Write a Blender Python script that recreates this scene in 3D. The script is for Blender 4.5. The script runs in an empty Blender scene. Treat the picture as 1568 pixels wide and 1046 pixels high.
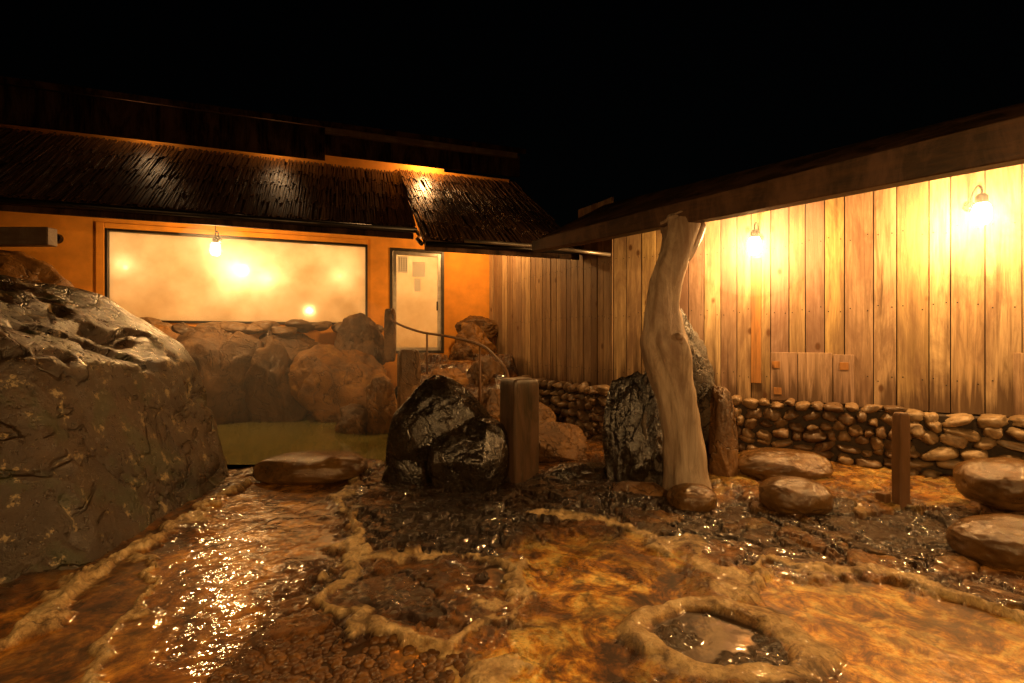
import bpy, bmesh, math, random
import numpy as np
from mathutils import Vector, Matrix
random.seed(7); rng=np.random.default_rng(7)
sc=bpy.context.scene
sc.view_settings.view_transform='Standard'
try: sc.view_settings.look='None'
except Exception: pass
sc.view_settings.exposure=0

# ---------------------------------------------------------------- numpy noise
def _h(ix,iy,iz,seed):
    n=(ix.astype(np.int64)*374761393+iy.astype(np.int64)*668265263+iz.astype(np.int64)*2147483647+seed*974711)&0xffffffff
    n=((n^(n>>13))*1274126177)&0xffffffff
    n=(n^(n>>16))&0xffffffff
    return n/4294967295.0
def vnoise(x,y,z,seed=0):
    x,y,z=np.broadcast_arrays(np.asarray(x,float),np.asarray(y,float),np.asarray(z,float))
    xi,yi,zi=np.floor(x),np.floor(y),np.floor(z)
    fx,fy,fz=x-xi,y-yi,z-zi
    fx=fx*fx*(3-2*fx);fy=fy*fy*(3-2*fy);fz=fz*fz*(3-2*fz)
    r=0
    for dx in(0,1):
        for dy in(0,1):
            for dz in(0,1):
                w=(fx if dx else 1-fx)*(fy if dy else 1-fy)*(fz if dz else 1-fz)
                r=r+w*_h(xi+dx,yi+dy,zi+dz,seed)
    return r*2-1
def fbm(x,y,z,seed=0,o=4,g=.5):
    r=0;a=1.0;f=1.0
    for i in range(o):
        r=r+a*vnoise(np.asarray(x)*f,np.asarray(y)*f,np.asarray(z)*f,seed+i*17); a*=g; f*=2.03
    return r
def sst(a,b,x):
    t=np.clip((x-a)/(b-a),0,1); return t*t*(3-2*t)

# ---------------------------------------------------------------- materials
def newmat(name):
    m=bpy.data.materials.new(name); m.use_nodes=True
    nt=m.node_tree; nt.nodes.clear()
    return m,nt
def nd(nt,typ,props=None,**inp):
    n=nt.nodes.new(typ)
    if props:
        for k,v in props.items(): setattr(n,k,v)
    for k,v in inp.items():
        key=k.replace('_',' ')
        s=None
        if k.startswith('i') and k[1:].isdigit(): s=n.inputs[int(k[1:])]
        else: s=n.inputs[key]
        if isinstance(v,bpy.types.NodeSocket): nt.links.new(v,s)
        else: s.default_value=v
    return n
def c4(c): return (c[0],c[1],c[2],1)
def noise(nt,vec,scale,detail=5,rough=.55,dist=0):
    return nd(nt,'ShaderNodeTexNoise',Vector=vec,Scale=scale,Detail=detail,Roughness=rough,Distortion=dist).outputs['Fac']
def ramp(nt,fac,stops):
    n=nt.nodes.new('ShaderNodeValToRGB'); nt.links.new(fac,n.inputs[0])
    e=n.color_ramp.elements
    while len(e)<len(stops): e.new(.5)
    for i,(p,c) in enumerate(stops):
        e[i].position=p; e[i].color=c4(c) if not isinstance(c,(int,float)) else (c,c,c,1)
    return n.outputs[0]
def mixc(nt,f,a,b,mode='MIX'):
    n=nt.nodes.new('ShaderNodeMix'); n.data_type='RGBA'; n.blend_type=mode
    for s,v in((n.inputs[0],f),(n.inputs[6],a),(n.inputs[7],b)):
        if isinstance(v,bpy.types.NodeSocket): nt.links.new(v,s)
        elif isinstance(v,(int,float)): s.default_value=v
        else: s.default_value=c4(v)
    return n.outputs[2]
def math_(nt,op,a,b=0.0):
    n=nt.nodes.new('ShaderNodeMath'); n.operation=op
    for s,v in((n.inputs[0],a),(n.inputs[1],b)):
        if isinstance(v,bpy.types.NodeSocket): nt.links.new(v,s)
        else: s.default_value=v
    return n.outputs[0]
def objvec(nt,scale=(1,1,1)):
    tc=nt.nodes.new('ShaderNodeTexCoord')
    mp=nt.nodes.new('ShaderNodeMapping'); mp.inputs['Scale'].default_value=scale
    nt.links.new(tc.outputs['Object'],mp.inputs[0]); return mp.outputs[0]
def bump(nt,h,strength,dist=.02,normal=None):
    n=nd(nt,'ShaderNodeBump',Height=h,Strength=strength,Distance=dist)
    if normal: nt.links.new(normal,n.inputs['Normal'])
    return n.outputs[0]
def out(nt,s): 
    o=nt.nodes.new('ShaderNodeOutputMaterial'); nt.links.new(s,o.inputs[0])
def principled(nt,**k):
    n=nd(nt,'ShaderNodeBsdfPrincipled',**k); return n.outputs[0]

def rock_mat(name,dark,mid,light,rough=(.25,.6),scale=3,lichen=None,bs=.6,spec=.5,crease=True,moss=None):
    m,nt=newmat(name); v=objvec(nt)
    n1=noise(nt,v,scale,8,.6,.3); n2=noise(nt,v,scale*7,7,.72)
    n3=noise(nt,v,scale*.5,3,.5,.8)
    col=ramp(nt,n1,[(.3,dark),(.52,mid),(.72,light)])
    col=mixc(nt,ramp(nt,n2,[(.35,.8),(.65,0.0)]),col,mixc(nt,.75,col,dark))
    col=mixc(nt,ramp(nt,n3,[(.45,0.0),(.6,.6)]),col,mid)
    h=math_(nt,'ADD',n2,math_(nt,'MULTIPLY',n1,2.0))
    if moss: col=mixc(nt,ramp(nt,noise(nt,v,scale*.9,6,.7,.4),[(.52,0.0),(.59,.85)]),col,moss)
    if crease:
        cr_=math_(nt,'ABSOLUTE',math_(nt,'SUBTRACT',noise(nt,v,scale*.7,4,.55,.5),.5))
        cm=ramp(nt,cr_,[(0.0,1.0),(.014,0.0)])
        col=mixc(nt,math_(nt,'MULTIPLY',cm,.75),col,dark)
        h=math_(nt,'SUBTRACT',h,math_(nt,'MULTIPLY',cm,.7))
    if lichen:
        l=ramp(nt,noise(nt,v,scale*3.2,6,.75),[(.585,0.0),(.615,1.0)])
        col=mixc(nt,l,col,lichen)
    r=ramp(nt,n2,[(.3,rough[0]),(.7,rough[1])])
    b=bump(nt,h,bs,.04)
    out(nt,principled(nt,Base_Color=col,Roughness=r,Normal=b,Specular_IOR_Level=spec)); return m

M_boulder=rock_mat('boulder_stone',(.008,.005,.002),(.042,.023,.008),(.115,.062,.021),(.20,.44),2.2,(.30,.23,.12),.65,.85,True,(.030,.034,.009))
M_brown=rock_mat('brown_stone',(.04,.018,.004),(.17,.08,.022),(.34,.18,.055),(.28,.6),2.5)
M_orange=rock_mat('ochre_stone',(.08,.034,.006),(.32,.14,.022),(.56,.30,.06),(.3,.65),2.5)
M_dark=rock_mat('dark_wet_stone',(.006,.004,.003),(.020,.013,.007),(.07,.042,.018),(.12,.38),2.2,None,.35,.9)
M_stand=rock_mat('rugged_grey_stone',(.015,.010,.006),(.07,.047,.026),(.20,.14,.08),(.25,.6),4,None,.9,.6)
M_seat=rock_mat('smooth_wet_stone',(.06,.030,.008),(.13,.065,.018),(.24,.13,.04),(.08,.3),4,None,.3,.8,False)

def wood_mat(name,tones,grain=(22,22,1.3),rough=.6,attr=True,knots=True,bs=.25,spec=.3,stain=.7,drip=False):
    m,nt=newmat(name)
    tc=nt.nodes.new('ShaderNodeTexCoord')
    if attr:
        at=nd(nt,'ShaderNodeAttribute',{'attribute_name':'tone'})
        off=nd(nt,'ShaderNodeVectorMath',{'operation':'SCALE'},i0=at.outputs['Color'],Scale=37.0).outputs[0]
        vec=nd(nt,'ShaderNodeVectorMath',{'operation':'ADD'},i0=tc.outputs['Object'],i1=off).outputs[0]
        tone=at.outputs['Fac']
    else:
        vec=tc.outputs['Object']; tone=None
    mp=nt.nodes.new('ShaderNodeMapping'); mp.inputs['Scale'].default_value=grain; nt.links.new(vec,mp.inputs[0])
    g=noise(nt,mp.outputs[0],1.0,7,.7,.9)
    mp2=nt.nodes.new('ShaderNodeMapping'); mp2.inputs['Scale'].default_value=(2.6,2.6,.8); nt.links.new(vec,mp2.inputs[0])
    big=noise(nt,mp2.outputs[0],1.0,7,.68,.7)
    if tone is not None:
        base=ramp(nt,tone,[(i/(len(tones)-1),t) for i,t in enumerate(tones)])
    else:
        base=ramp(nt,big,[(.3,tones[0]),(.7,tones[-1])])
    col=mixc(nt,ramp(nt,g,[(.35,.75),(.6,0.0)]),base,mixc(nt,.75,base,(.09,.045,.015)))
    col=mixc(nt,ramp(nt,big,[(.44,0.0),(.60,stain)]),col,mixc(nt,.7,col,(.15,.08,.05)))
    if drip:
        mp3=nt.nodes.new('ShaderNodeMapping'); mp3.inputs['Scale'].default_value=(9,9,.45); nt.links.new(tc.outputs['Object'],mp3.inputs[0])
        dr=noise(nt,mp3.outputs[0],1.0,5,.65,.4)
        z=nd(nt,'ShaderNodeSeparateXYZ',i0=tc.outputs['Object']).outputs[2]
        low=nd(nt,'ShaderNodeMapRange',i0=z,i1=1.25,i2=.70,i3=0.0,i4=.22).outputs[0]
        col=mixc(nt,ramp(nt,math_(nt,'ADD',dr,low),[(.56,0.0),(.70,.85)]),col,(.085,.045,.022))
    if knots:
        mk=nt.nodes.new('ShaderNodeMapping'); mk.inputs['Scale'].default_value=(3.2,3.2,1.9); nt.links.new(vec,mk.inputs[0])
        vd=nd(nt,'ShaderNodeTexVoronoi',Vector=mk.outputs[0],Scale=1.0).outputs['Distance']
        col=mixc(nt,ramp(nt,vd,[(.06,.9),(.12,0.0)]),col,(.10,.04,.012))
    b=bump(nt,g,bs,.01)
    out(nt,principled(nt,Base_Color=col,Roughness=rough,Normal=b,Specular_IOR_Level=spec)); return m
M_plank=wood_mat('cedar_planks',[(.30,.19,.12),(.52,.36,.18),(.46,.31,.21),(.30,.19,.14),(.60,.44,.24),(.40,.26,.18),(.54,.38,.16),(.34,.23,.12)],stain=.9,drip=True)
M_plankold=wood_mat('weathered_planks',[(.18,.11,.06),(.42,.27,.13),(.26,.17,.11),(.50,.34,.17)],drip=True)
M_strip=wood_mat('new_orange_board',[(.42,.19,.055),(.36,.17,.05)],attr=False)
M_beam=wood_mat('beam_wood',[(.022,.013,.008),(.045,.026,.016)],grain=(3,3,18),attr=False,rough=.5)
M_greywood=wood_mat('weathered_timber',[(.30,.22,.14),(.20,.14,.09)],grain=(2,18,18),attr=False,rough=.6)
M_darkwood=wood_mat('dark_timber',[(.006,.004,.003),(.014,.008,.005)],attr=False,rough=.7,knots=False,spec=.1)
M_shadewood=wood_mat('shaded_timber',[(.0015,.001,.0008),(.003,.002,.0015)],attr=False,rough=.9,knots=False,spec=.02)  # near-black copy of dark timber; night shade put into the colour
M_post=wood_mat('wet_post_wood',[(.022,.016,.008),(.055,.035,.017)],attr=False,rough=.35,knots=False,bs=.7,spec=.5)
M_rust=wood_mat('post_rust',[(.10,.05,.02),(.2,.1,.04)],attr=False,rough=.5,knots=False)
M_drift=wood_mat('driftwood',[(.48,.38,.28),(.24,.18,.125)],grain=(11,11,1.1),attr=False,rough=.5,knots=True,bs=1.0,stain=.8)
M_shingle=wood_mat('bark_shingle',[(.02,.009,.005),(.05,.023,.010),(.11,.056,.026),(.035,.016,.008)],grain=(60,3,3),rough=.35,knots=False,spec=.6,bs=.5)

def simple(name,col,rough=.5,metal=0,nscale=8,var=.25,bs=.1):
    m,nt=newmat(name); v=objvec(nt); n=noise(nt,v,nscale,6,.6)
    d=[x*(1-var) for x in col]; l=[min(1,x*(1+var)) for x in col]
    c=ramp(nt,n,[(.3,d),(.7,l)])
    out(nt,principled(nt,Base_Color=c,Roughness=rough,Metallic=metal,Normal=bump(nt,n,bs,.01))); return m
M_plaster=simple('orange_plaster',(.78,.31,.03),.8,0,3,.18,.25)
M_cream=simple('cream_interior',(.7,.6,.42),.8)
M_metal=simple('dark_metal',(.035,.03,.026),.35,.8)
M_alu=simple('bronze_frame',(.05,.04,.03),.4,.6)
M_galv=simple('galvanised_pipe',(.38,.33,.27),.35,.7)
M_mortar=simple('dark_mortar',(.035,.022,.012),.8,0,20,.5,.6)
m,nt=newmat('paper'); d_=nd(nt,'ShaderNodeBsdfDiffuse',Color=(.85,.82,.75,1)).outputs[0]; t_=nd(nt,'ShaderNodeBsdfTranslucent',Color=(.85,.82,.75,1)).outputs[0]
out(nt,nd(nt,'ShaderNodeMixShader',i0=.4,i1=d_,i2=t_).outputs[0]); M_paper=m
def cobble_mat(name,cols):
    m,nt=newmat(name); v=objvec(nt)
    at=nd(nt,'ShaderNodeAttribute',{'attribute_name':'tone'})
    c=ramp(nt,at.outputs['Fac'],[(i/(len(cols)-1),k) for i,k in enumerate(cols)])
    n=noise(nt,v,14,7,.65)
    c=mixc(nt,ramp(nt,n,[(.35,.6),(.65,0.0)]),c,(.05,.03,.015))
    out(nt,principled(nt,Base_Color=c,Roughness=ramp(nt,n,[(.3,.25),(.7,.6)]),Normal=bump(nt,n,.4,.02))); return m
M_cob=cobble_mat('river_cobbles',[(.10,.055,.025),(.20,.12,.06),(.28,.18,.09),(.14,.08,.045)])
M_coblight=cobble_mat('pale_cobbles',[(.24,.16,.08),(.34,.24,.13),(.42,.30,.17),(.22,.15,.08)])
M_slab=cobble_mat('ledge_slabs',[(.12,.06,.02),(.22,.12,.045),(.30,.17,.07),(.09,.05,.025)])
M_pebble=cobble_mat('wet_pebbles',[(.06,.022,.006),(.12,.048,.010),(.19,.085,.018)])
WARM=(1.0,.53,.17)
def bulbmat(name,col,st):
    m,nt=newmat(name); e=nd(nt,'ShaderNodeEmission',Color=c4(col),Strength=st).outputs[0]; t=nd(nt,'ShaderNodeBsdfTransparent').outputs[0]
    out(nt,nd(nt,'ShaderNodeAddShader',i0=e,i1=t).outputs[0]); return m
M_bulb=bulbmat('lit_bulb',(1,.76,.45),16)
M_bulb_in=bulbmat('lit_bulb_indoor',(1.0,.78,.48),14)
def point(name,loc,P,r,parent=None,col=WARM):
    l=bpy.data.lights.new(name,'POINT'); l.energy=P; l.color=col; l.shadow_soft_size=r
    o=bpy.data.objects.new(name,l); sc.collection.objects.link(o); o.location=loc
    if parent: o.parent=parent
    return o
m,nt=newmat('fogged_glass')
v=objvec(nt,(1.2,1,1.2)); n=noise(nt,v,1.2,5,.6)
tcol=ramp(nt,n,[(.3,(.68,.59,.44)),(.7,(.93,.87,.75))])
tr=nd(nt,'ShaderNodeBsdfTranslucent',Color=tcol).outputs[0]
tp=nd(nt,'ShaderNodeBsdfTransparent',Color=(.9,.88,.8,1)).outputs[0]
gl=nd(nt,'ShaderNodeBsdfGlossy',Color=(.9,.9,.9,1),Roughness=.08).outputs[0]
a=nd(nt,'ShaderNodeMixShader',i0=.16,i1=tr,i2=tp).outputs[0]
b_=nd(nt,'ShaderNodeMixShader',i0=.06,i1=a,i2=gl).outputs[0]
out(nt,b_); M_glass=m
m,nt=newmat('milky_pool_water'); v=objvec(nt)
out(nt,principled(nt,Base_Color=(.20,.18,.05,1),Roughness=.04,Normal=bump(nt,noise(nt,v,4,3,.5),.2,.02),Specular_IOR_Level=.9)); M_pool=m
def steam_mat(name,dens):
    m,nt=newmat(name); o=nt.nodes.new('ShaderNodeOutputMaterial')
    vs_=nd(nt,'ShaderNodeVolumeScatter',Color=(1,1,1,1),Density=dens,Anisotropy=.2).outputs[0]
    nt.links.new(vs_,o.inputs['Volume']); return m
M_steam=steam_mat('steam_vapour',.05)
M_lamp_halo=steam_mat('lamp_halo_haze',.07)  # scatter for the added bloom around the lamps

# ---------------------------------------------------------------- mesh helpers
def mk(name,verts,faces,mat,parent=None,smooth=False,tone=None):
    me=bpy.data.meshes.new(name); me.from_pydata([tuple(map(float,v)) for v in verts],[],[tuple(int(i) for i in f) for f in faces])
    me.materials.append(mat)
    if smooth: me.polygons.foreach_set('use_smooth',[True]*len(me.polygons))
    if tone is not None:
        a=me.color_attributes.new('tone','FLOAT_COLOR','POINT')
        t=np.asarray(tone,float); arr=np.stack([t,t,t,np.ones_like(t)],1).ravel(); a.data.foreach_set('color',arr)
    me.update()
    o=bpy.data.objects.new(name,me); sc.collection.objects.link(o)
    if parent: o.parent=parent
    return o
def empty(name,loc=(0,0,0),rz=0):
    o=bpy.data.objects.new(name,None); sc.collection.objects.link(o); o.location=loc; o.rotation_euler=(0,0,rz); o.empty_display_size=.2; return o
class MB:
    def __init__(s): s.v=[];s.f=[];s.t=[]
    def add(s,vs,fs,t=.5):
        o=len(s.v); s.v+= [tuple(q) for q in vs]; s.f+=[tuple(i+o for i in f) for f in fs]; s.t+=[t]*len(vs)
    def box(s,x0,x1,y0,y1,z0,z1,t=.5,M=None):
        vs=[Vector((x,y,z)) for z in(z0,z1) for x,y in((x0,y0),(x1,y0),(x1,y1),(x0,y1))]
        if M: vs=[M@q for q in vs]
        s.add(vs,[(3,2,1,0),(4,5,6,7),(0,1,5,4),(1,2,6,5),(2,3,7,6),(3,0,4,7)],t)
    def make(s,name,mat,parent=None,smooth=False,bevel=0):
        o=mk(name,s.v,s.f,mat,parent,smooth,s.t)
        if bevel:
            b=o.modifiers.new('bevel','BEVEL'); b.width=bevel; b.segments=1
        return o
def box(name,x0,x1,y0,y1,z0,z1,mat,parent=None,bevel=0,M=None):
    b=MB(); b.box(x0,x1,y0,y1,z0,z1,.5,M); return b.make(name,mat,parent,bevel=bevel)
def cr(pts,n):
    P=[np.array(p,float) for p in pts]; P=[2*P[0]-P[1]]+P+[2*P[-1]-P[-2]]; o=[]
    for i in range(1,len(P)-2):
        for k in range(n):
            t=k/n; a,b,c,d=P[i-1:i+3]
            o.append(.5*(2*b+(c-a)*t+(2*a-5*b+4*c-d)*t*t+(3*b-a-3*c+d)*t**3))
    o.append(P[-2]); return o
def tube(pts,seg=12,n=6,rough=0,seed=0,caps=True,flat=1):
    C=cr(pts,n); V=[];F=[]
    for i,c in enumerate(C):
        a=C[max(0,i-1)][:3]; b=C[min(len(C)-1,i+1)][:3]
        t=Vector(b-a).normalized()
        up=Vector((0,0,1)) if abs(t.z)<.9 else Vector((0,1,0))
        u=t.cross(up).normalized(); w=t.cross(u).normalized()
        for k in range(seg):
            an=2*math.pi*k/seg; r=c[3]
            if rough:
                r*=1+rough*float(fbm(math.cos(an)*1.3+seed,math.sin(an)*1.3,c[2]*1.1,seed,4))
            q=Vector(c[:3])+u*math.cos(an)*r+w*math.sin(an)*r*flat
            V.append(q)
    m=len(C)
    for i in range(m-1):
        for k in range(seg):
            k2=(k+1)%seg; F.append((i*seg+k,i*seg+k2,(i+1)*seg+k2,(i+1)*seg+k))
    if caps:
        F.append(tuple(range(seg))[::-1]); F.append(tuple((m-1)*seg+k for k in range(seg)))
    return V,F
_ico={}
def ico(n):
    if n not in _ico:
        bm=bmesh.new(); bmesh.ops.create_icosphere(bm,subdivisions=n,radius=1); bm.verts.ensure_lookup_table()
        _ico[n]=(np.array([v.co[:] for v in bm.verts]),[tuple(v.index for v in f.verts) for f in bm.faces]); bm.free()
    return _ico[n]
def rock_pts(n,size,seed,facets=9,cut=.72,rough=.08,freq=1.6,boxy=1.0,planes=()):
    v,f=ico(n); v=v.copy(); r=np.random.default_rng(seed)
    if boxy!=1: v=np.sign(v)*np.abs(v)**boxy; 
    for i in range(facets):
        d=r.normal(size=3); d/=np.linalg.norm(d); c=cut+r.random()*.25
        dd=v@d; ex=np.maximum(dd-c,0); v-=np.outer(ex*.94,d)
    for d,c in planes:
        d=np.array(d,float); d/=np.linalg.norm(d); dd=v@d; ex=np.maximum(dd-c,0); v-=np.outer(ex*.93,d)
    nn=v/np.linalg.norm(v,axis=1)[:,None]
    x,y,z=(v*freq).T
    dsp=rough*(fbm(x+seed*3.1,y,z,seed,6,.55))
    rd=np.abs(fbm(x*1.6+9,y*1.6,z*1.6+seed,seed+5,4)); dsp=dsp-rough*.9*(1-sst(0,.09,rd))
    v=v+nn*dsp[:,None]
    return v*np.array(size),f
def rock(name,loc,size,seed,mat,n=5,rot=0,tilt=0,**k):
    v,f=rock_pts(n,size,seed,**k)
    o=mk(name,v,f,mat,None,True); o.location=loc; o.rotation_euler=(tilt,0,rot); return o

# ---------------------------------------------------------------- ground
def polydist(x,y,P):
    d=np.full(x.shape,1e9)
    for (ax,ay),(bx,by) in zip(P[:-1],P[1:]):
        vx,vy=bx-ax,by-ay; L=vx*vx+vy*vy
        t=np.clip(((x-ax)*vx+(y-ay)*vy)/L,0,1)
        d=np.minimum(d,np.hypot(x-ax-t*vx,y-ay-t*vy))
    return d
xs=np.unique(np.concatenate([np.linspace(-80,-7,14),np.linspace(-7,-3.2,60),np.linspace(-3.2,4.2,680),np.linspace(4.2,8,60),np.linspace(8,80,14)]))
ys=np.unique(np.concatenate([np.linspace(-60,.8,14),np.linspace(.8,1.6,20),np.linspace(1.6,5.6,470),np.linspace(5.6,12,120),np.linspace(12,120,14)]))
X,Y=np.meshgrid(xs,ys)
R1=[(-1.75,6.2),(-1.60,4.40),(-1.29,3.62),(-1.01,3.34),(-1.07,2.80),(-.79,2.60),(-.48,2.46),(-.07,2.17),(.25,1.8)]
R2=[(-1.01,3.34),(-.66,3.39),(-.39,3.45),(.03,3.2),(.14,2.94),(-.17,2.8),(-.43,2.5)]
R3=[(.26,4.16),(.79,4.0),(1.12,3.5),(1.35,3.62),(1.33,3.11),(1.42,2.9),(1.70,3.2),(2.24,3.27),(2.52,3.02),(2.63,2.8),(2.74,2.57),(3.2,2.1),(3.6,1.4)]
R4=[(-2.86,5.1),(-2.70,3.68),(-2.72,3.11),(-2.55,2.48),(-2.5,1.5)]
R5=[(-1.9,2.1),(-2.1,2.6),(-2.35,3.0),(-2.6,3.3)]
def voro(x,y,scale,seed):
    xi=np.floor(x*scale);yi=np.floor(y*scale); f1=np.full(x.shape,9.);f2=np.full(x.shape,9.);idv=np.zeros(x.shape)
    for dx in(-1,0,1):
        for dy in(-1,0,1):
            cx=xi+dx+_h(xi+dx,yi+dy,xi*0,seed); cy=yi+dy+_h(xi+dx,yi+dy,xi*0+3,seed+1)
            d=np.hypot(x*scale-cx,y*scale-cy); h=_h(xi+dx,yi+dy,xi*0+7,seed+2)
            m=d<f1; f2=np.where(m,f1,np.minimum(f2,d)); idv=np.where(m,h,idv); f1=np.where(m,d,f1)
    return f1,f2,idv
near=(sst(-12,-4,X)*(1-sst(6,12,X)))
wx=X+.13*fbm(X*2.4,Y*2.4,0,11,6,.62); wy=Y+.13*fbm(X*2.4,Y*2.4,0,23,6,.62)
def ell(cx,cy,rx,ry,s=.25): return 1-sst(1-s,1+s,np.hypot((wx-cx)/rx,(wy-cy)/ry))
fine=.006*fbm(X*9,Y*9,0,4,4,.6)
H=.006+.020*fbm(X*1.1,Y*1.1,0,3,5,.55)+fine
f1,f2,idv=voro(wx,wy,1.9,5); crack=1-sst(.02,.09,f2-f1)
H+= (idv-.5)*.026-.026*crack
front=1-sst(5.2,5.7,wy)
stream=(1-sst(-1.75,-1.35,wx+ (3.6-Y)*-.22*(Y>0)))*front*sst(-3.1,-2.75,wx)
tq=fbm(X*1.3+Y*.6,Y*1.0,2,31,6,.6); terr=np.floor(tq*5)/5+sst(.0,.35,(tq*5)%1)*.2
strH=-.030+.030*terr+.005*fbm(X*7,Y*4,2,33,3)
H=H*(1-stream)+strH*stream
rp_in=sst(1.25,1.5,wx)*(1-sst(2.95,3.2,wy+.35*np.maximum(wx-2.25,0)*1.8))*(1-sst(3.3,4.2,X+Y*.0))
H=H*(1-rp_in)+(-.045+.034*fbm(X*2.2,Y*2.2,5,41,6,.5))*rp_in
mp=np.maximum(ell(.62,3.15,.62,.55,.3),ell(.35,2.3,.7,.5,.3))
H=H*(1-mp)+(-.022+.020*fbm(X*2.5,Y*2.5,9,43,6,.6))*mp
rim=np.zeros(X.shape)
for P,w,a in((R1,.07,.034),(R2,.05,.026),(R3,.07,.036),(R4,.06,.04),(R5,.05,.010)):
    d=polydist(wx,wy,P); ww=w*(1+.7*vnoise(X*3,Y*3,0,8)); g=np.exp(-(d/ww)**2)
    H=np.maximum(H,H*(1-g)+a*g*(1+.45*fbm(X*7,Y*7,0,12,4,.6))); rim=np.maximum(rim,sst(.25,.7,g))
q=np.hypot((X-1.08-.05*vnoise(X*3,Y*3,0,2))/.40,(Y-2.46)/.30); ang=.12*fbm(X*4,Y*4,1,4,4); q=q+ang
ring=np.exp(-((q-1.02)/.22)**2); inn=1-sst(.76,.84,q)
H=H*(1-ring)+(.032+.014*fbm(X*9,Y*9,0,9,4))*ring; H=H*(1-inn)+(-.020+.034*fbm(X*7,Y*7,0,91,4))*inn
rim=np.maximum(rim*(1-inn),sst(.2,.7,ring)*(1-inn))
q2=np.hypot((wx+.10)/.15,(wy-3.12)/.13); inn2=1-sst(.7,1,q2); H=H*(1-inn2)-.06*inn2; rim*=1-inn2
def slabs(mask,sx,sy,scale,seed,hgt,tilt,gap=.10):
    g1,g2,gid=voro(wx*sx+seed,wy*sy,scale,seed); top=sst(.03,gap,g2-g1)
    tl=tilt*((gid*7)%1-.5)*np.sin(X*3+gid*9)
    return gid, mask*(hgt*top*(.4+gid)+tl*top-.035*(1-top)), top
sl=ell(-.55,4.05,1.0,.66,.2)*(1-rim); sl2=ell(.2,4.9,1.6,.55,.3)*(1-rim)
gid,dh,t1=slabs(np.maximum(sl,sl2),1,1.25,3.0,77,.040,.03); H+=dh
kid,dh,t3=slabs(np.maximum(ell(2.6,3.9,1.5,.6,.3),ell(1.0,4.25,.7,.35,.3))*(1-rim),1,1.5,2.3,177,.030,.03); H+=dh
sl3=np.maximum(ell(2.6,3.9,1.5,.6,.3),ell(1.0,4.25,.7,.35,.3))
pb=np.maximum(ell(-.62,2.95,.30,.24,.2),ell(1.45,3.85,.3,.25,.3)); p1,p2,_=voro(X,Y,26,99); H+=pb*.012*(1-p1)
pb2=ell(-.72,2.22,.5,.28,.15)
H=H*(1-pb2)+(-.035)*pb2
shelf=sst(4.4,4.75,wy+.35*np.maximum(wx-1.9,0))*sst(1.7,2.0,wx)
H+=shelf*.06
rs=np.clip((Y-6.2)/(9.6-6.2),0,1); st=np.clip(np.floor(rs*7+.25*vnoise(X*2,Y*2,0,6)),0,7)/7; st=.75*st+.25*rs
door_t=sst(-2.6,-1.9,wx)*(1-sst(-.15,.25,wx))*near
H+=1.24*st*door_t
pool=sst(-5.6,-5.2,wx)*(1-sst(-2.15,-1.8,wx-(9-Y)*.22))*sst(5.75,6.1,wy)*(1-sst(9.1,9.4,wy-(wx+4)*.1))
H=H*(1-pool)-.45*pool
band=sst(5.35,5.6,wy)*(1-sst(5.9,6.1,wy))*sst(-3.2,-2.8,wx)*(1-sst(-1.9,-1.5,wx)); H+=band*.07
far=sst(12,16,np.hypot(X,Y-4)); H*=1-far
WL=-.016
depth=np.maximum(WL-H,0)*(1-pool)*(1-far); wet=sst(.0,.004,depth)
H=np.where((pool<.01),np.maximum(H,WL),H)
nyy,nxx=X.shape
V=np.stack([X,Y,H],2).reshape(-1,3)
ii=(np.arange(nyy-1)[:,None]*nxx+np.arange(nxx-1)[None,:]).ravel()
Fq=np.stack([ii,ii+1,ii+1+nxx,ii+nxx],1)
me=bpy.data.meshes.new('ground')
me.vertices.add(len(V)); me.vertices.foreach_set('co',V.ravel())
me.loops.add(Fq.size); me.loops.foreach_set('vertex_index',Fq.ravel())
me.polygons.add(len(Fq)); me.polygons.foreach_set('loop_start',np.arange(0,Fq.size,4)); me.polygons.foreach_set('loop_total',np.full(len(Fq),4))
me.update(calc_edges=True); me.polygons.foreach_set('use_smooth',[True]*len(Fq))
att=me.color_attributes.new('mask','FLOAT_COLOR','POINT')
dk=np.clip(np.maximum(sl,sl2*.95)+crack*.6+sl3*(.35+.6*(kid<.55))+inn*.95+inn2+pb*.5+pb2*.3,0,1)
orr=np.clip(np.maximum(rp_in,mp)+shelf*.5+sl3*.2,0,1)
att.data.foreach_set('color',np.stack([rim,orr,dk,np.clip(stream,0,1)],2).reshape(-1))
a2=me.color_attributes.new('water','FLOAT_COLOR','POINT')
a2.data.foreach_set('color',np.stack([wet,sst(0,.05,depth),stream,np.ones_like(wet)],2).reshape(-1))
G=bpy.data.objects.new('ground',me); sc.collection.objects.link(G)
m,nt=newmat('wet_mineral_ground'); v=objvec(nt)
at=nd(nt,'ShaderNodeAttribute',{'attribute_name':'mask'}); sp=nd(nt,'ShaderNodeSeparateColor',i0=at.outputs['Color'])
aw=nd(nt,'ShaderNodeAttribute',{'attribute_name':'water'}); sw=nd(nt,'ShaderNodeSeparateColor',i0=aw.outputs['Color'])
r_,g_,b_=sp.outputs[0],sp.outputs[1],sp.outputs[2]; a_=at.outputs['Alpha']; wet_,dep_=sw.outputs[0],sw.outputs[1]
n1=noise(nt,v,1.7,9,.66,.6); n2=noise(nt,v,9,9,.7,.3); n3=noise(nt,v,45,6,.75); n4=noise(nt,v,3.3,9,.72,1.2); n5=noise(nt,v,.9,5,.6,.5)
base=ramp(nt,n1,[(.36,(.016,.006,.002)),(.46,(.08,.030,.006)),(.55,(.26,.105,.015)),(.68,(.60,.30,.055))])
och=ramp(nt,n4,[(.38,(.05,.015,.002)),(.45,(.36,.13,.008)),(.51,(.78,.37,.025)),(.58,(1.0,.72,.20))])
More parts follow.
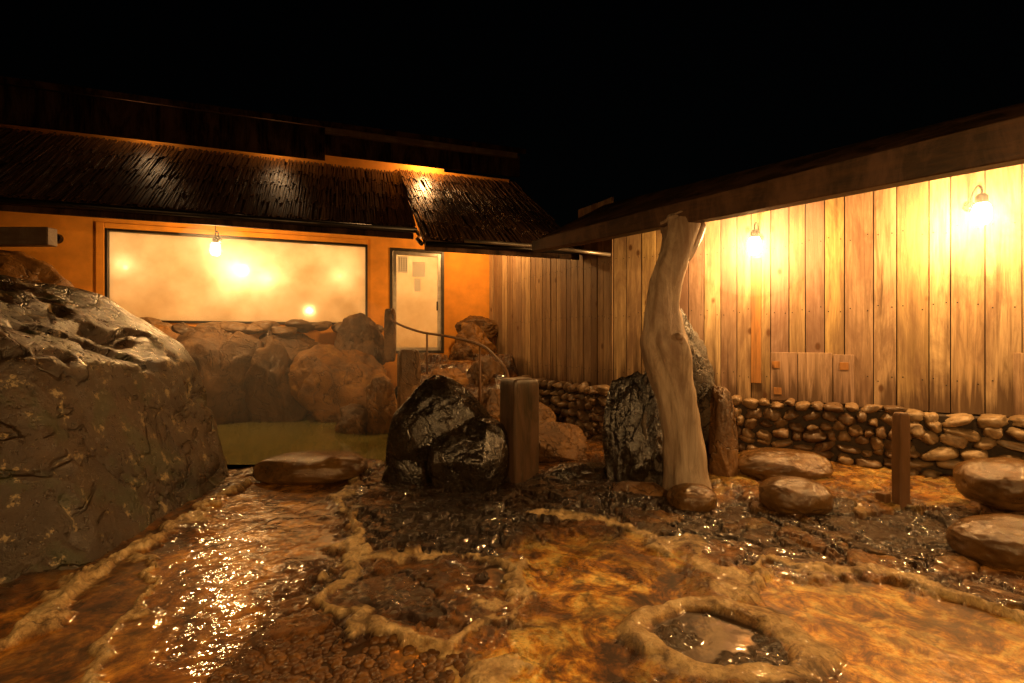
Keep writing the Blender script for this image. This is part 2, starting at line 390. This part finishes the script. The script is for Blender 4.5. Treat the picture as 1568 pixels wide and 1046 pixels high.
strm=ramp(nt,n4,[(.38,(.06,.019,.002)),(.48,(.36,.13,.009)),(.62,(.80,.38,.045))])
tan=ramp(nt,n2,[(.3,(.24,.14,.05)),(.5,(.56,.40,.19)),(.7,(.82,.66,.38))])
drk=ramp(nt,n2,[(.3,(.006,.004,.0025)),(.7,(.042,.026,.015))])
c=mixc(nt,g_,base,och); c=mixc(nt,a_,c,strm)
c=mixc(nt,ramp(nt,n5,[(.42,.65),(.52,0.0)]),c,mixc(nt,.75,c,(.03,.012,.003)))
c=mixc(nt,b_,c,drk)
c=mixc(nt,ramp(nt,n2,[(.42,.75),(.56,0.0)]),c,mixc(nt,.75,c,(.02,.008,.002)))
rf=math_(nt,'MULTIPLY',r_,ramp(nt,n4,[(.38,.2),(.50,1.0)])); c=mixc(nt,rf,c,tan)
c=mixc(nt,ramp(nt,n3,[(.38,.6),(.5,0.0)]),c,mixc(nt,.6,c,(.01,.005,.002)))
c=mixc(nt,math_(nt,'MULTIPLY',dep_,.35),c,mixc(nt,.7,c,(.06,.02,.001)))
rough=ramp(nt,n2,[(.3,.16),(.55,.30),(.75,.55)]); rough=mixc(nt,math_(nt,'MULTIPLY',r_,.6),rough,(.65,.65,.65))
rough=mixc(nt,math_(nt,'MAXIMUM',wet_,a_),rough,(.6,.6,.6))
h=math_(nt,'ADD',math_(nt,'MULTIPLY',n2,1.4),math_(nt,'MULTIPLY',n3,.7))
dry=math_(nt,'SUBTRACT',1.0,wet_)
bn=nd(nt,'ShaderNodeBump',Height=h,Strength=math_(nt,'ADD',math_(nt,'MULTIPLY',dry,.6),.12),Distance=.035).outputs[0]
wn=noise(nt,v,4.5,2,.5,.6); wn2=noise(nt,v,15,2,.5)
cn=nd(nt,'ShaderNodeBump',Height=math_(nt,'ADD',wn,math_(nt,'MULTIPLY',wn2,.28)),Strength=math_(nt,'ADD',.20,math_(nt,'MULTIPLY',sw.outputs[2],.55)),Distance=.035).outputs[0]
film=ramp(nt,n1,[(.44,.9),(.58,.3)])
film=math_(nt,'MAXIMUM',film,math_(nt,'MULTIPLY',b_,.8)); film=math_(nt,'MAXIMUM',film,math_(nt,'MULTIPLY',a_,1.0))
film=math_(nt,'MULTIPLY',film,math_(nt,'SUBTRACT',1.0,math_(nt,'MULTIPLY',r_,.7)))
film=math_(nt,'MULTIPLY',film,math_(nt,'SUBTRACT',1.0,math_(nt,'MULTIPLY',g_,.5)))
film=math_(nt,'MAXIMUM',film,wet_)
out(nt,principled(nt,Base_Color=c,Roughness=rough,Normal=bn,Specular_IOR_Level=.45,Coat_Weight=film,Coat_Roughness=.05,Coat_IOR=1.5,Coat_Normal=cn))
me.materials.append(m)

def grid(name,x0,x1,y0,y1,z,mat):
    return mk(name,[(x0,y0,z),(x1,y0,z),(x1,y1,z),(x0,y1,z)],[(0,1,2,3)],mat)
grid('hot_spring_pool',-5.9,-1.3,5.7,9.5,.05,M_pool)
b=MB(); 
for i in range(560):
    px,py=-.75+random.uniform(-.6,.6),2.2+random.uniform(-.36,.33)
    if ((px+.75)/.6)**2+((py-2.2)/.36)**2>1: continue
    s=random.uniform(.018,.034); pv,pf=rock_pts(2,(s,s*random.uniform(.7,1),s*.55),i,0,1,.06)
    a=random.random()*3; R=Matrix.Rotation(a,3,'Z')
    b.add([R@Vector(q)+Vector((px,py,-.016)) for q in pv],pf,random.random())
b.make('pebbles',M_pebble,None,True)

# ---------------------------------------------------------------- boulders
BL=M_boulder
rock('boulder',(-4.85,4.0,.05),(2.15,2.35,2.36),3,BL,6,facets=5,cut=.82,rough=.055,freq=1.6,
  planes=(((.92,.12,.40),.78),((.55,.1,.80),.80),((.70,-.60,.38),.82),((.3,-.6,.75),.83),((.0,.3,.95),.95)))
rock('boulder',(-7.0,6.6,1.0),(1.3,.9,1.75),5,M_orange,5,facets=8)
for loc,size,seed,mat,rot in [
 ((-6.35,8.55,.9),(.75,.5,1.15),11,M_orange,.3),
 ((-5.35,8.75,.7),(.95,.6,1.15),12,M_brown,.1),
 ((-4.35,9.0,.62),(.62,.5,1.15),13,M_brown,.5),
 ((-3.15,9.15,.55),(1.05,.5,1.05),14,M_orange,.2),
 ((-3.0,9.75,1.45),(.6,.35,.60),15,M_brown,.3),
 ((-2.15,8.0,.35),(.34,.4,.75),16,M_orange,.4),
 ((-2.55,7.9,.1),(.35,.5,.38),17,M_brown,1.0),
 ((-4.3,9.55,1.3),(.7,.3,.50),18,M_brown,.3),
 ((-5.6,9.2,1.25),(.7,.3,.50),28,M_orange,.3),
 ((-1.2,8.6,.75),(.45,.35,.30),19,M_orange,.2),
 ((-.85,10.5,1.35),(.52,.3,.55),61,M_orange,.3),
 ((-.75,10.7,1.80),(.52,.25,.36),62,M_brown,.3),
 ((-1.05,10.3,1.1),(.4,.3,.35),63,M_brown,.9),
 ((-.55,8.9,.75),(.5,.4,.45),20,M_brown,.7),
 ((-.35,7.6,.35),(.45,.35,.42),21,M_brown,.2)]:
    rock('boulder',loc,size,seed,mat,5,rot,cut=.56,rough=.12,facets=13,freq=2.0)
b=MB()
for i in range(15):
    s=-7.3+i*.34+random.uniform(-.08,.08); z=1.74+random.uniform(-.05,.10); t=random.uniform(.15,.3)
    px=-.544+s*.945+t*.327; py=11.18+s*.327-t*.945
    pv,pf=rock_pts(4,(random.uniform(.2,.36),random.uniform(.15,.22),random.uniform(.08,.15)),i*3+1,8,.6,.14)
    R=Matrix.Rotation(random.uniform(-.15,.15),3,'Y')
    b.add([R@Vector(q)+Vector((px,py,z)) for q in pv],pf,random.random())
b.make('stacked_stone_row',M_slab,None,True)
rock('boulder',(-.78,5.45,.36),(.66,.5,.84),31,M_dark,6,.2,cut=.64,rough=.04,facets=10,freq=1.1)
rock('boulder',(-.45,5.15,.26),(.48,.40,.56),32,M_dark,6,.9,cut=.64,rough=.04,facets=10,freq=1.1)
rock('boulder',(-1.08,5.35,.12),(.38,.36,.46),33,M_dark,5,.4,cut=.64,rough=.04,freq=1.1)
rock('boulder',(.55,6.4,.12),(.6,.4,.32),34,M_brown,5,.2,cut=.5)
rock('boulder',(.62,5.35,.0),(.48,.3,.20),35,M_dark,5,.3,cut=.5)
rock('boulder',(.25,7.3,.2),(.45,.4,.40),36,M_brown,5,.3,cut=.6)
rock('standing_rock',(1.86,5.5,.60),(.66,.40,1.46),44,M_stand,6,.3,cut=.58,rough=.13,freq=2.2,facets=12)
rock('standing_rock',(1.42,5.35,.40),(.42,.30,1.05),42,M_dark,6,.3,cut=.58,rough=.07,freq=1.6,facets=12)
rock('standing_rock',(2.28,5.30,.30),(.18,.2,.72),43,M_brown,5,.3,cut=.6,rough=.1)
for loc,size,seed,rot in [((-2.22,5.35,.10),(.60,.34,.17),51,.05),((2.93,5.25,.16),(.48,.34,.16),52,-.15),
   ((2.50,4.28,.13),(.29,.24,.16),53,.1),((4.18,4.05,.30),(.38,.32,.20),54,.1),((3.46,3.35,.10),(.36,.3,.17),55,.2),((1.66,4.45,.05),(.22,.18,.13),56,.1)]:
    rock('seat_stone',loc,size,seed,M_seat,5,rot,facets=4,cut=.82,rough=.06,freq=1.2,boxy=.85)
rock('boulder',(4.25,4.05,.06),(.34,.3,.16),58,M_brown,4,.1)
rock('boulder',(1.25,4.75,.02),(.28,.2,.12),57,M_brown,4,.1)
# ---------------------------------------------------------------- driftwood post
V1,F1=tube([(1.74,4.78,-.1,.25),(1.72,4.78,.12,.21),(1.69,4.78,.45,.175),(1.65,4.78,.8,.17),(1.58,4.78,1.15,.18),(1.52,4.78,1.45,.20),(1.505,4.78,1.62,.17),(1.50,4.78,1.85,.14),(1.55,4.8,2.15,.14),(1.63,4.82,2.40,.135),(1.68,4.86,2.60,.15),(1.70,4.9,2.70,.17)],36,12,.30,3)
b=MB(); b.add(V1,F1)
V2,F2=tube([(1.56,4.74,1.25,.02),(1.62,4.70,1.38,.055),(1.60,4.66,1.52,.06),(1.60,4.60,1.56,.03)],14,5,.2,5); b.add(V2,F2)
V2,F2=tube([(1.60,4.80,2.1,.05),(1.70,4.80,2.32,.065),(1.80,4.82,2.50,.065),(1.88,4.86,2.68,.06)],14,5,.2,6); b.add(V2,F2)
V2,F2=tube([(1.58,4.84,1.65,.05),(1.66,4.84,1.40,.07),(1.75,4.82,1.0,.08),(1.80,4.82,.5,.08),(1.82,4.84,.0,.09)],18,8,.2,8); b.add(V2,F2)
b.make('driftwood_post',M_drift,None,True)

# ---------------------------------------------------------------- bath house
CX,CY=-.544,11.18; TH=math.atan(.347)
B=empty('bath_house',(CX,CY,0),TH)
def wall(n,x0,x1,z0,z1): return box(n,x0,x1,0,.15,z0,z1,M_plaster,B)
wx0,wx1,wz0,wz1=-7.26,-2.68,1.85,3.56; dx0,dx1,dz0,dz1=-2.22,-1.04,1.24,3.53
wall('wall_left',-14,wx0,-.5,5.6); wall('wall_below_window',wx0,wx1,-.5,wz0); wall('wall_above_window',wx0,wx1,wz1,5.6)
wall('wall_between',wx1,dx0,-.5,5.6); wall('wall_above_door',dx0,dx1,dz1,5.6); wall('wall_below_door',dx0,dx1,-.5,dz0); wall('wall_right',dx1,.5,-.5,5.3)
def frame(n,x0,x1,z0,z1,w,mat,y0=-.03,y1=.10):
    b=MB(); b.box(x0,x0+w,y0,y1,z0,z1); b.box(x1-w,x1,y0,y1,z0,z1); b.box(x0+w,x1-w,y0,y1,z1-w,z1); b.box(x0+w,x1-w,y0,y1,z0,z0+w)
    b.make(n,mat,B,bevel=.004)
frame('window_frame',wx0,wx1,wz0,wz1,.045,M_alu)
box('window_casing_left',wx0-.13,wx0-.003,-.035,-.002,wz0,wz1+.1,M_plaster,B,.006)
box('window_casing_top',wx0,wx1,-.035,-.002,wz1+.003,wz1+.1,M_plaster,B,.006)
box('window_glass',wx0+.04,wx1-.04,.05,.054,wz0+.04,wz1-.04,M_glass,B)
frame('door_frame',dx0,dx1,dz0,dz1,.06,M_alu)
frame('door_leaf',dx0+.07,dx1-.07,dz0+.06,dz1-.07,.07,M_galv,.0,.05)
box('door_glass',dx0+.13,dx1-.13,.02,.024,dz0+.12,dz1-.13,M_glass,B)
box('door_handle',dx1-.17,dx1-.14,-.05,0,dz0+.95,dz0+1.15,M_metal,B,.004)
for n,a,c_,z0,z1 in(('notice_sheet',-2.06,-1.84,3.00,3.36),('notice_sheet_b',-1.74,-1.46,2.92,3.25),('notice_sheet_c',-1.70,-1.56,2.60,2.88)):
    box(n,a,c_,-.008,-.004,z0,z1,M_paper,B)
b=MB()
for i in range(4):
    for k in range(7): b.box(-2.03+i*.05,-2.012+i*.05,-.011,-.009,3.04+k*.043,3.065+k*.043)
b.make('notice_writing',M_metal,B)
b=MB(); b.box(-9,0,3.0,3.1,1.0,4.2); b.box(-9,0,.16,3.0,1.0,1.1); b.box(-9,0,.16,3,4.1,4.2); b.box(-9.1,-9,.16,3,1,4.2); b.box(0,.1,.16,3,1,4.2)
b.make('interior_room',M_cream,B)
box('interior_partition',-2.5,-2.4,.16,3,1.1,4.1,M_cream,B)
INC=(1.0,.60,.25)
def ibulb(name,loc,r,P): 
    v,f=ico(3); o=mk(name,v*r,f,M_bulb_in,B,True); o.location=loc
    point(name+'_light',loc,P,r*.8,B,INC)
ibulb('indoor_bulb',(-5.12,.34,2.90),.10,22)
ibulb('indoor_bulb_b',(-4.62,.30,2.78),.055,4)
ibulb('indoor_bulb_c',(-3.25,.28,2.90),.045,2.5)
ibulb('indoor_bulb_d',(-7.05,.28,2.90),.045,2.5)
ibulb('room_fill_bulb_e',(-6.2,1.7,3.85),.07,70)  # this and the next are unseen, added to even out the window glow
ibulb('room_fill_bulb_g',(-3.8,1.7,3.85),.07,70)
ibulb('indoor_bulb_f',(-1.6,1.3,3.8),.07,95)
V_,F_=tube([(-7.95,-.01,3.32,.09),(-7.95,-.10,3.32,.08)],16,1); mk('wall_vent',V_,F_,M_metal,B)
def slope_roof(name,s0,s1,te,ze,tt,zt,courses,seed):
    r=random.Random(seed); L=math.hypot(te-tt,zt-ze); al=math.atan2(zt-ze,te-tt)
    M=Matrix.Translation((0,-te,ze))@Matrix.Rotation(al,4,'X')
    b=MB(); b.box(s0,s1,0,L,-.10,-.02,.5,M); b.make(name+'_deck',M_darkwood,B)
    b=MB(); cl=L/courses
    for c in range(courses):
        x=s0-.03
        while x<s1+.02:
            w=r.uniform(.012,.034)
            if r.random()<.05: x+=w; continue
            y0=c*cl-.04+(r.uniform(-.30,.20)*cl if c else r.uniform(-.07,.05)); z=r.uniform(0,.022)+.004*c
            ln=min(cl*r.uniform(1.0,1.7),L-y0)
            T=M@Matrix.Translation((x,y0,z))@Matrix.Rotation(-.012+r.uniform(-.008,.006),4,'X')@Matrix.Rotation(r.uniform(-.035,.035),4,'Z')
            h=ln/3; t=r.random()
            b.box(0,w*.9,0,ln,.010,.020+r.uniform(0,.012),t,T); x+=w
    b.make(name+'_bark_strips',M_shingle,B)
slope_roof('main_roof',-14,-1.93,1.8,3.60,0,5.15,4,1)
slope_roof('porch_roof',-2.0,.62,3.4,3.06,0,5.20,6,2)
def gut(n,pts,r,mat,par): V_,F_=tube([(*p,r) for p in pts],12,1); return mk(n,V_,F_,mat,par,True)
gut('eave_gutter',[(-14,-1.86,3.50),(-1.9,-1.86,3.52)],.05,M_metal,B)
gut('porch_gutter',[(-2.0,-3.46,2.97),(-.6,-3.46,2.99),(.55,-3.46,3.0)],.04,M_metal,B)
gut('gutter_elbow',[(-1.9,-1.86,3.5),(-1.92,-2.4,3.3),(-2.05,-3.0,3.12),(-2.05,-3.4,2.98)],.035,M_metal,B)
box('porch_eave_board',-2.0,.6,-3.40,-3.36,2.88,3.04,M_darkwood,B)
box('main_eave_board',-14,-1.95,-1.78,-1.74,3.38,3.54,M_darkwood,B)
b=MB()
for i in range(26):
    s=-13.5+i*.455
    if s<-2: 
        al=math.atan2(1.55,1.8); M=Matrix.Translation((s,-1.75,3.45))@Matrix.Rotation(al,4,'X'); b.box(0,.06,0,2.3,-.03,.05,.5,M)
b.make('rafters',M_darkwood,B)
al=math.atan2(1.5,3.8); M=Matrix.Translation((0,-.85,5.60))@Matrix.Rotation(al,4,'X'); box('upper_roof',-14,.6,0,4.2,0,.10,M_shadewood,B,0,M)
box('upper_fascia',-14,-3.5,-.82,-.76,4.98,5.58,M_shadewood,B)
box('dark_fill_board',-3.5,.5,-.74,-.68,5.12,5.58,M_shadewood,B)  # dark board added to fill the shaded gap and screen the eave bulb
box('upper_fascia_weathered',-3.5,.4,-.88,-.80,5.47,5.59,M_greywood,B,.006)
v,f=ico(3)
for i,(s,P) in enumerate(((-1.5,60),(-4.4,5),(-6.6,4))):  # first bulb inferred from its glow; the others added to light the main roof
    nm='eave_bulb' if i==0 else 'eave_fill_bulb_%s'%'abc'[i]
    z=5.42 if i==0 else 5.50
    o=mk(nm,v*.04,f,M_bulb_in,B,True); o.location=(s,-.34,z)
    point(nm+'_light',(s,-.34,z),P,.04,B,(1,.5,.17))
o=mk('porch_bulb',v*.06,f,M_bulb_in,B,True); o.location=(-.55,-1.4,3.75)  # unseen bulb, added to reproduce the glow under the porch
point('porch_bulb_light',(-.55,-1.4,3.75),140,.06,B)

# ---------------------------------------------------------------- plank fences + cobble bases
def roofz(x,y):
    dx,dy=x-CX,y-CY; s=dx*.945+dy*.327; t=dx*.327-dy*.945
    if s<.62 and t<3.42: return 5.20-(t/3.4)*2.14-.16
    return 99
def plank_wall(name,p0,p1,z0,zt,w,seed,mat,out_n,bt):
    r=random.Random(seed); p0=Vector(p0);p1=Vector(p1); L=(p1-p0).length; d=(p1-p0)/L
    E=empty(name,(p0.x,p0.y,0),math.atan2(d.y,d.x)); b=MB(); nails=MB(); x=0
    while x<L:
        ww=w*r.uniform(.70,1.18); ww=min(ww,L-x+.001)
        if ww<.03: break
        q0=p0+d*(x); q1=p0+d*(x+ww); top=min(zt(q0) ,roofz(q0.x,q0.y),roofz(q1.x,q1.y))
        y=out_n*r.uniform(0,.015)
        b.box(x+.005,x+ww-.005,y-.014,y+.014,z0+r.uniform(-.01,.01),top,r.random())
        for z in (1.9,2.75,1.05):
            for k in(.2,.8):
                xx=x+ww*k; zz=z+r.uniform(-.04,.04); yy=y+out_n*.0145
                nails.box(xx-.006,xx+.006,yy-.002,yy+.002,zz-.006,zz+.006)
        x+=ww
    b.make('planks',mat,E,bevel=.003); nails.make('nails',M_metal,E)
    box('backing',0,L,.03,.06,z0,bt,M_darkwood,E)
    return E
PB0=(1.585,7.52);PB1=(8.2,3.235)
PA0=(-.50,11.10)
EB=plank_wall('plank_wall',PB0,PB1,.70,lambda q:3.62,.25,4,M_plank,-1,3.55)
EA=plank_wall('plank_wall',PA0,PB0,.70,lambda q:3.75,.19,5,M_plankold,-1,2.9)
LB=math.hypot(PB1[0]-PB0[0],PB1[1]-PB0[1])
dB=((PB1[0]-PB0[0])/LB,(PB1[1]-PB0[1])/LB)
b=MB()
for (x0,x1,z0,z1) in((2.16,2.46,.74,1.36),(2.47,2.83,.74,1.36),(2.84,3.05,.74,1.34),(4.42,4.80,.72,1.38)):
    b.box(x0,x1,-.045,-.030,z0,z1,random.random())
b.make('repair_boards',M_plank,EB,bevel=.003)
box('orange_strip',1.93,2.05,-.05,-.03,.95,2.6,M_strip,EB,.003)
b=MB()
for (x,z) in((2.22,1.2),(2.24,.86),(2.95,1.2),(4.55,1.25),(4.55,.85)):
    b.box(x-.045,x+.045,-.052,-.046,z-.045,z+.045,.5)
b.make('square_patches',M_strip,EB,bevel=.002)
def cobble(name,p0,p1,zb,zt,size,seed,mat,thick=.13):
    r=random.Random(seed); p0=Vector(p0);p1=Vector(p1);L=(p1-p0).length;d=(p1-p0)/L
    E=empty(name,(p0.x,p0.y,0),math.atan2(d.y,d.x)); b=MB(); z=zb; row=0
    box('mortar',0,L,-.10,.12,zb-.2,zt-.03,M_mortar,E)
    while z<zt-.02:
        h=size*r.uniform(.55,.8); x=-r.random()*size
        while x<L:
            w=size*r.uniform(.55,1.5); hh=h*r.uniform(.75,1.25)
            pv,pf=rock_pts(3,(w*.52,thick*r.uniform(.8,1.2),hh*.54),r.randrange(9999),6,.66,.14,1.4,.8)
            R=Matrix.Rotation(r.uniform(-.35,.35),3,'Y')
            c=Vector((x+w/2,-.07+r.uniform(-.03,.03),z+h/2+r.uniform(-.03,.03)))
            b.add([R@Vector(q)+c for q in pv],pf,r.random()); x+=w
        z+=h; row+=1
    b.make('cobbles',mat,E,True)
def onB(x,off=0): return (PB0[0]+dB[0]*x+dB[1]*off*1,PB0[1]+dB[1]*x-dB[0]*off)
cobble('cobble_wall',onB(-.2,.12),onB(3.55,.12),-.05,.72,.17,8,M_cob)
cobble('cobble_wall',onB(3.57,.14),onB(6.9,.14),-.05,.72,.22,9,M_coblight,.15)
cobble('cobble_wall',(0,10.01),(1.50,7.42),-.05,.72,.2,10,M_cob)

# ---------------------------------------------------------------- shelter over the right side
S=empty('shelter_roof')
p0=Vector((4.9,1.44,0)); p1=Vector((.30,6.27,0)); d=(p1-p0).normalized(); L=(p1-p0).length
MBm=Matrix.Translation(p0)@Matrix.Rotation(math.atan2(d.y,d.x),4,'Z')
vs=[];zb=2.66
b=MB()
n=8
for i in range(n+1):
    x=L*i/n; top=2.97-(.17*(i/n)**1.5)
    for yy,zz in((-.07,zb),(.07,zb),(.07,top),(-.07,top)): vs.append(MBm@Vector((x,yy,zz+.006*math.sin(i*2.3))))
fs=[(0,1,2,3),tuple(n*4+k for k in(3,2,1,0))]
for i in range(n):
    for k in range(4): fs.append((i*4+k,i*4+(k+1)%4,(i+1)*4+(k+1)%4,(i+1)*4+k)[::-1])
b.add(vs,fs); b.make('eave_beam',M_beam,S,bevel=.008)
A0=Vector((5.0,1.3,2.975));A1=Vector((.36,6.35,2.81));B1=Vector((1.5,7.7,3.64));B0=Vector((8.4,3.3,3.7))
up=Vector((0,0,.05)); vs=[A0,A1,B1,B0,A0+up,A1+up,B1+up,B0+up]
mk('roof_deck',vs,[(3,2,1,0),(4,5,6,7),(0,1,5,4),(1,2,6,5),(2,3,7,6),(3,0,4,7)],M_darkwood,S)
V_,F_=tube([(-.72,7.30,3.02,.028),(.3,7.33,2.95,.028),(1.50,7.36,2.82,.028)],10,2); mk('drain_pipe',V_,F_,M_galv,None,True)
b=MB()
for k in range(10):
    a=k/9.5; q0=A0.lerp(A1,a); q1=B0.lerp(B1,a); dd=(q1-q0); Lr=dd.length
    R=dd.to_track_quat('Y','Z').to_matrix().to_4x4(); b.box(-.035,.035,.08,Lr,-.10,-.005,.5,Matrix.Translation(q0)@R)
b.make('rafters_right',M_darkwood,S)

# ---------------------------------------------------------------- lamps
def lathe(prof,seg=20):
    V=[];F=[]
    for r_,z in prof:
        for k in range(seg): V.append((r_*math.cos(2*math.pi*k/seg),r_*math.sin(2*math.pi*k/seg),z))
    for i in range(len(prof)-1):
        for k in range(seg): F.append((i*seg+k,i*seg+(k+1)%seg,(i+1)*seg+(k+1)%seg,(i+1)*seg+k))
    return V,F
def lamp(name,loc,back,P=110,r=.06):
    E=empty(name,loc); bx,by=back
    V_,F_=lathe([(.001,-.125),(.04,-.12),(.068,-.09),(.075,-.03),(.072,.04),(.055,.08),(.04,.095)],16); mk('bulb_glass',V_,F_,M_bulb,E,True)
    point('bulb_light',(0,0,-.02),P,r,E)
    V_,F_=lathe([(.044,.09),(.05,.10),(.05,.16),(.03,.185),(.001,.19)],16); mk('socket',V_,F_,M_metal,E,True)
    V_,F_=tube([(0,0,.185,.011),(0,0,.24,.011),(bx*.3,by*.3,.30,.011),(bx*.75,by*.75,.28,.011),(bx,by,.16,.011)],8,5); mk('gooseneck',V_,F_,M_metal,E,True)
    V_,F_=tube([(bx*.97,by*.97,.16,.05),(bx*1.03,by*1.03,.16,.05)],14,1); mk('wall_plate',V_,F_,M_metal,E,True)
    return E
nb=(.544*.47,.839*.47)
lamp('fill_wall_lamp',(3.0,5.98,2.70),nb,230)
lamp('fill_wall_lamp',(4.72,4.86,2.80),nb,230)
lamp('fill_wall_lamp',(6.8,3.50,2.80),nb,300)  # unseen lamp added off frame to fill the foreground
lamp('hanging_lamp',(-5.09,8.30,3.10),(.0,.10),160)
V_,F_=tube([(-5.09,8.3,3.38,.008),(-5.09,8.3,3.95,.008)],6,1); mk('lamp_cord',V_,F_,M_metal)
def fill_pole_lamp(x,y,z,P):  # unseen lamps added behind the camera as fill for the foreground
    E=lamp('fill_pole_lamp',(x,y,z),(0,-.3),P,.07)
    V_,F_=tube([(0,-.3,-z,.05),(0,-.3,.3,.045)],12,1); mk('fill_lamp_pole',V_,F_,M_darkwood,E)
    V_,F_=lathe([(.26,-.005),(.24,.03),(.12,.14),(.04,.19)],28); mk('fill_lamp_shade',V_,F_,M_metal,E,True)  # hood added to keep the fill light off the roofs
fill_pole_lamp(2.2,-1.4,2.85,470); fill_pole_lamp(-1.1,-1.1,2.85,320)
def puff(n,loc,size,mat):
    v,f=ico(3); o=mk(n,v*np.array(size),f,mat,None,True); o.location=loc
puff('haze_puff',(-3.4,7.6,.9),(2.2,1.6,1.5),M_steam)
puff('haze_puff',(3.0,5.98,2.75),(.75,.75,.7),M_lamp_halo)  # puffs around the lamps are added to imitate their bloom
puff('haze_puff',(4.72,4.86,2.85),(.75,.75,.7),M_lamp_halo)
puff('haze_puff',(-5.09,8.3,3.05),(.6,.6,.5),M_lamp_halo)

# ---------------------------------------------------------------- posts, rail
def post(name,x,y,w,d_,z0,z1,mat,rot,seed,e=.14):
    v,f=ico(5); v=v.copy(); v=np.sign(v)*np.abs(v)**e
    v=v/np.abs(v).max(); h=(z1-z0)/2
    dsp=.04*fbm(v[:,0]*3,v[:,1]*3,v[:,2]*1.2+seed,seed,4); v[:,0]+=dsp; v[:,1]+=dsp
    v*=np.array((w/2,d_/2,h)); o=mk(name,v,f,mat,None,True); o.location=(x,y,(z0+z1)/2); o.rotation_euler=(0,0,rot); return o
post('timber_bollard',.08,5.3,.33,.31,-.1,1.10,M_post,.6,2)
post('stone_post',-1.60,7.5,.34,.3,.2,1.38,M_brown,.3,4,.3)
post('stone_post',-2.42,9.6,.22,.2,1.1,2.15,M_brown,.2,5,.3)
post('wooden_post',3.41,4.24,.11,.09,-.1,.88,M_rust,.2,6,.25)
post('wooden_post',3.30,4.30,.09,.09,-.1,.16,M_rust,.4,7,.25)
b=MB()
V_,F_=tube([(-2.34,9.5,2.15,.022),(-2.36,9.5,1.92,.022),(-1.75,9.0,1.69,.022),(-1.05,8.3,1.58,.022),(-.49,7.4,1.45,.022),(-.22,6.8,1.27,.022),(-.05,6.4,1.02,.022),(-.03,6.3,.4,.022)],10,6); b.add(V_,F_)
for p in((-1.55,8.82,1.64,.9),(-.49,7.4,1.44,.4)):
    V_,F_=tube([(p[0],p[1],p[2],.018),(p[0],p[1],p[3],.018)],8,1); b.add(V_,F_)
b.make('handrail',M_rust,None,True)
box('timber_beam',-8.4,-6.15,6.4,6.55,2.78,3.02,M_greywood,None,.01)

# ---------------------------------------------------------------- night sky
w=bpy.data.worlds.new('World'); sc.world=w; w.use_nodes=True; nt=w.node_tree; nt.nodes.clear()
sky=nt.nodes.new('ShaderNodeTexSky'); sky.sky_type='NISHITA'; sky.sun_disc=False; sky.sun_elevation=math.radians(2); sky.sun_rotation=math.radians(200)
bg=nt.nodes.new('ShaderNodeBackground'); bg.inputs[1].default_value=.0004
o=nt.nodes.new('ShaderNodeOutputWorld'); nt.links.new(sky.outputs[0],bg.inputs[0]); nt.links.new(bg.outputs[0],o.inputs[0])

cam=bpy.data.cameras.new('camera'); cam.lens=17; cam.sensor_width=36; cam.clip_end=400; cam.clip_start=.05
co=bpy.data.objects.new('camera',cam); sc.collection.objects.link(co); co.location=(0,0,1.5); co.rotation_euler=(math.pi/2,0,0); sc.camera=co
